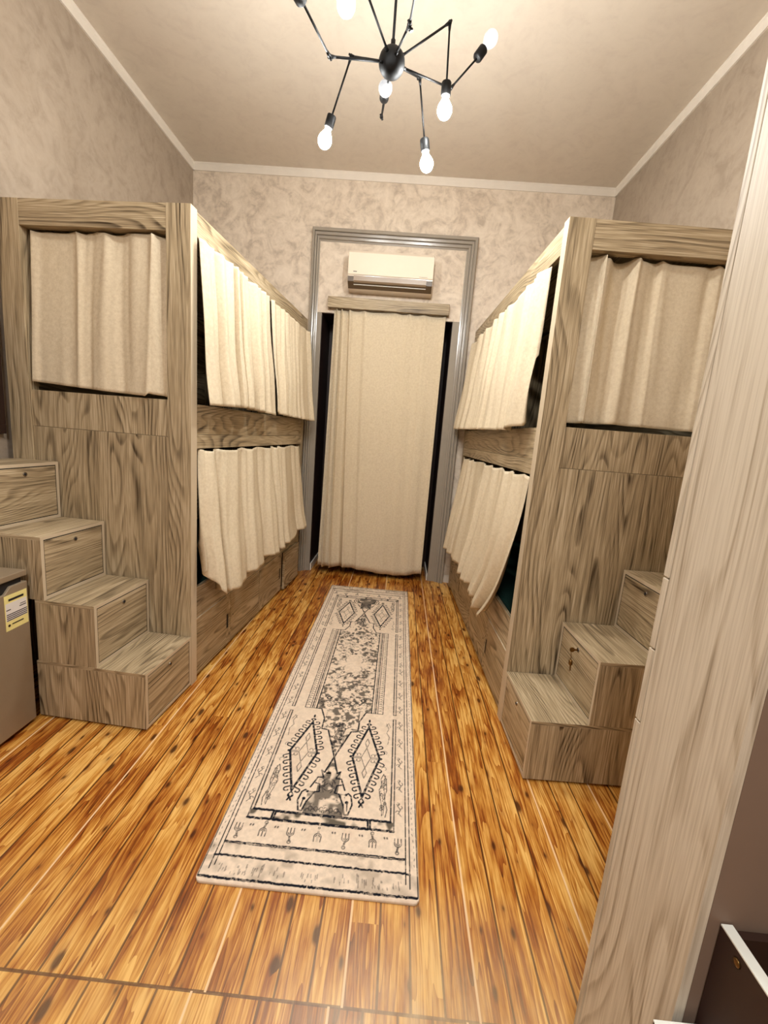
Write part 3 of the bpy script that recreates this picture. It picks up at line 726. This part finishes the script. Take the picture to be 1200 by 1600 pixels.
    def vnoise(c):
        gx, gy = int(Wd / c) + 3, int(Ln / c) + 3; g = rn.rand(gy, gx)
        fx, fy = X / c, Y / c; ix, iy = fx.astype(int), fy.astype(int); tx, ty = fx - ix, fy - iy
        tx, ty = tx * tx * (3 - 2 * tx), ty * ty * (3 - 2 * ty)
        a = g[iy][:, ix] * (1 - tx) + g[iy][:, ix + 1] * tx; b_ = g[iy + 1][:, ix] * (1 - tx) + g[iy + 1][:, ix + 1] * tx
        return a * (1 - ty)[:, None] + b_ * ty[:, None]
    fine = .5 * vnoise(.012) + .3 * vnoise(.006) + .2 * vnoise(.003)
    big = .6 * vnoise(.05) + .4 * vnoise(.02)
    XX, YY = np.meshgrid(X, Y)
    ax = np.abs(XX - XC); yy = np.minimum(YY, Ln - YY)
    field = ((ax < .145) & (yy > .95)).astype(float) + ((ax < .09) & (yy > .79) & (yy <= .95)) + ((ax < (.603 - yy) * .24 + .0) & (yy < .603) & (yy > .50)) + ((ax < .045) & (yy > .40) & (yy <= .51)) + ((ax < .08) & (yy > .29) & (yy <= .40)) + ((ax < (yy - .603) * .30) & (yy >= .603) & (yy <= .79))
    field *= np.clip((np.hypot((XX - XC) * .95, YY - Ln / 2) - .085) / .02, 0, 1)
    blotch = np.clip((.45 * big + .55 * vnoise(.016) + .5 * (fine - .5) - .50) / .16, 0, 1) * field
    band = (((yy > .252) & (yy < .288) & (ax < .28))).astype(float) * np.clip((big - .50) / .15, 0, 1)
    blotch = np.maximum(blotch, np.clip((big - .30) / .2, 0, 1) * .95 * (((ax < .045) & (yy > .40) & (yy <= .51)) | ((ax < .08) & (yy > .29) & (yy <= .40))))
    hemb = ((yy > .02) & (yy < .09)).astype(float) * .35 * np.clip((big - .35) / .3, 0, 1) + ((yy > .1) & (yy < .14)) * .35 * np.clip((big - .5) / .2, 0, 1)
    mott = np.clip((big - .55) / .3, 0, 1) * .22
    base = np.array(lin(226, 206, 184)[:3]); inkc = np.array(lin(24, 27, 36)[:3]); gry = np.array(lin(92, 84, 72)[:3]); tan = np.array(lin(196, 164, 138)[:3])
    C = base[None, None] * (1 - .14 * (fine[..., None] - .5) * 2)
    C = C * (1 - mott[..., None]) + tan * mott[..., None]
    for a, c in ((blotch * .68, gry), (np.clip(blotch * 1.6 - .80, 0, 1) * .6, inkc), (band * .95, gry), (hemb, gry)):
        C = C * (1 - a[..., None]) + c * a[..., None]
    a = np.clip(full * (1.05 - .35 * (fine < .38)), 0, 1); C = C * (1 - a[..., None]) + inkc * a[..., None]
    n = nx * ny; co = np.zeros((n, 3)); co[:, 0] = XX.ravel(); co[:, 1] = YY.ravel()
    # rounded corners, lifted edge
    R = .022; ex = np.minimum(co[:, 0], Wd - co[:, 0]); ey = np.minimum(co[:, 1], Ln - co[:, 1])
    cornr = (ex < R) & (ey < R); dd = np.hypot(R - ex, R - ey); k = np.where(cornr & (dd > R), R / np.maximum(dd, 1e-9), 1.0)
    nex, ney = R - (R - ex) * k, R - (R - ey) * k
    co[:, 0] = np.where(cornr, np.where(co[:, 0] < Wd / 2, nex, Wd - nex), co[:, 0]); co[:, 1] = np.where(cornr, np.where(co[:, 1] < Ln / 2, ney, Ln - ney), co[:, 1])
    e = np.minimum(np.minimum(co[:, 0], Wd - co[:, 0]), np.minimum(co[:, 1], Ln - co[:, 1]))
    co[:, 2] = .012 - .004 * np.clip(1 - e / .006, 0, 1) ** 2 + .0012 * np.clip((.011 - e) / .004, 0, 1) * (e > .005)
    # skirt ring down to the floor
    ring = list(range(nx)) + [r * nx + nx - 1 for r in range(1, ny)] + [(ny - 1) * nx + c for c in range(nx - 2, -1, -1)] + [r * nx for r in range(ny - 2, 0, -1)]
    sk = co[ring].copy(); sk[:, 2] = .0005
    allco = np.vstack([co, sk])
    idx = np.arange(n).reshape(ny, nx)
    q = np.stack([idx[:-1, :-1], idx[:-1, 1:], idx[1:, 1:], idx[1:, :-1]], -1).reshape(-1, 4)
    ra = np.array(ring); rb2 = np.roll(ra, -1); sa = n + np.arange(len(ring)); sb = np.roll(sa, -1)
    q = np.vstack([q, np.stack([ra, sa, sb, rb2], -1)])
    me = bpy.data.meshes.new('runner_rug')
    me.vertices.add(len(allco)); me.vertices.foreach_set('co', allco.ravel().astype(np.float32))
    me.loops.add(q.size); me.loops.foreach_set('vertex_index', q.ravel().astype(np.int32))
    me.polygons.add(len(q)); me.polygons.foreach_set('loop_start', np.arange(0, q.size, 4, dtype=np.int32)); me.polygons.foreach_set('loop_total', np.full(len(q), 4, dtype=np.int32))
    me.update(calc_edges=True)
    at = me.color_attributes.new('weave', 'FLOAT_COLOR', 'POINT')
    edgec = np.tile(np.array(lin(196, 172, 142)[:3]), (len(ring), 1))
    cc = np.ones((len(allco), 4), np.float32); cc[:n, :3] = C.reshape(-1, 3); cc[n:, :3] = edgec
    at.data.foreach_set('color', cc.ravel())
    mt, nt, b = mat('woven_rug'); va = N(nt, 'ShaderNodeVertexColor', layer_name='weave'); nt.links.new(va.outputs[0], b.inputs['Base Color'])
    b.inputs['Roughness'].default_value = .95; b.inputs['Specular IOR Level'].default_value = .1
    tc = N(nt, 'ShaderNodeTexCoord'); bump(nt, b, noise(nt, tc.outputs['Object'], 260, 2), .35, .002)
    me.materials.append(mt)
    o = bpy.data.objects.new('runner_rug', me); COL.objects.link(o); o.location = (-.5605, 1.1639, 0)
    return tag(o, 'long cream and dark grey patterned runner rug on the wooden floor', 'rug')
rug()

# ------------------------------------------------------------------ small fridge
fr = thing('mini_fridge', 'small grey-brown refrigerator with an energy label, cut by the left edge of the photo', 'fridge', (-1.653, 1.826, 0))
MB().box((-.455, -.50, .02), (-.045, 0, .735), 2).build('body', M['steel'], fr, .004)
MB().box((-.455, -.50, .742), (0, 0, .770), 1).build('top_lid', M['steel'], fr, .004)
MB().prism([(-.50, .02), (0, .02), (0, .716), (-.085, .716), (-.115, .688), (-.385, .688), (-.415, .716), (-.50, .716)], 0, -.042, 0).build('door', M['steel'], fr, .003)
MB().box((-.040, -.47, .688), (-.012, -.02, .74)).build('handle_recess', M['dark'], fr)
for y in (-.46, -.04): MB().tube((-.06, y, 0), (-.06, y, .022), .015).build('foot', M['black'], fr)
lab = MB().box((.0004, -.122, .520), (.0014, -.008, .682)).build('energy_label', M['yellow'], fr)
lab['label'] = 'yellow and white energy label'
def strip(y0, y1, z0, z1, m='ink', x=.0015): MB().box((x, y0, z0), (x + .0004, y1, z1)).build('label_print', M[m], lab)
strip(-.118, -.012, .564, .645, 'paper')
strip(-.102, -.026, .654, .664, x=.0019); strip(-.116, -.094, .613, .617, x=.0019); strip(-.046, -.016, .622, .625, x=.0019); strip(-.050, -.016, .612, .616, x=.0019)
for k in range(4): strip(-.116, -.012, .566 + k * .0085, .570 + k * .0085, x=.0019)
strip(-.092, -.034, .543, .548, x=.0019)
MB().tube((.0015, -.106, .543), (.0022, -.106, .543), .006).build('label_print', M['maroon'], lab)

# ------------------------------------------------------------------ dark frame on the left wall
fm = thing('wall_frame', 'dark framed panel hung on the left wall, cut off by the photo edge', 'frame', (-2.135, 1.85, 1.345))
MB().box((0, -.42, 0), (.028, .42, .05)).box((0, -.42, .55), (.028, .42, .60)).box((0, -.42, .05), (.028, -.37, .55)).box((0, .37, .05), (.028, .42, .55)).build('frame', M['darkwood'], fm, .003)
MB().box((.002, -.37, .05), (.014, .37, .55)).build('panel', M['ink'], fm)

# ------------------------------------------------------------------ foreground wardrobe
wd = thing('wardrobe', 'tall pale oak wardrobe side standing close to the camera at the right', 'wardrobe', (.55, .603, 0))
MB().box((0, 0, 0), (.018, .236, 2.55), 2).build('side_panel', M['wood_pale'], wd, .001)
MB().box((.018, 0, 0), (.60, .012, 2.55), 2).build('back_panel', M['taupe'], wd)
MB().box((.582, .012, 0), (.60, .236, 2.55), 2).build('side_panel', M['wood_pale'], wd)
MB().box((.018, .012, 2.532), (.582, .236, 2.55), 0).build('unseen_top_panel', M['wood_pale'], wd)
zs = [.02, 0.945, 1.11, 1.262, 2.54]
for a, b_ in zip(zs, zs[1:]):
    MB().box((.0, .2385, a + .002), (.60, .2565, b_ - .002), 2).build('drawer_front', M['wood_pale'], wd, .001)

# ------------------------------------------------------------------ dark open box unit with white edges
cb = thing('storage_crate', 'dark brown white-edged storage unit standing by the pale wardrobe, bottom right corner', 'storage unit', (.587, .60, 0))
a = MB().box((.0, -.40, 0), (.0175, 0, .755), 1).build('side_board', M['maroon'], cb); MB().box((-.0005, -.40, .755), (.018, 0, .7575)).build('edge_or_lit_band', M['white'], a)
a = MB().box((.40, -.40, 0), (.4175, 0, .755), 1).build('side_board', M['maroon'], cb); MB().box((.3995, -.40, .755), (.418, 0, .7575)).build('edge_or_lit_band', M['white'], a)
MB().box((.018, -.015, 0), (.40, -.002, .75), 0).build('back_board', M['darkwood'], cb)
MB().box((.018, -.38, .30), (.40, -.016, .318), 0).build('shelf', M['maroon'], cb)
sc_ = MB().lathe((-.0030, -.0394, .737), (1, 0, 0), [(0, .0015), (.0004, .0060), (.0030, .0075)], 16)
sc_.build('screw', M['brass'], cb)
a = MB().box((-.080, -.030, 0), (.014, -.012, .561), 0).build('front_board', M['maroon'], cb); MB().box((-.0805, -.0305, .561), (.0145, -.0115, .5635)).build('edge_or_lit_band', M['white'], a)
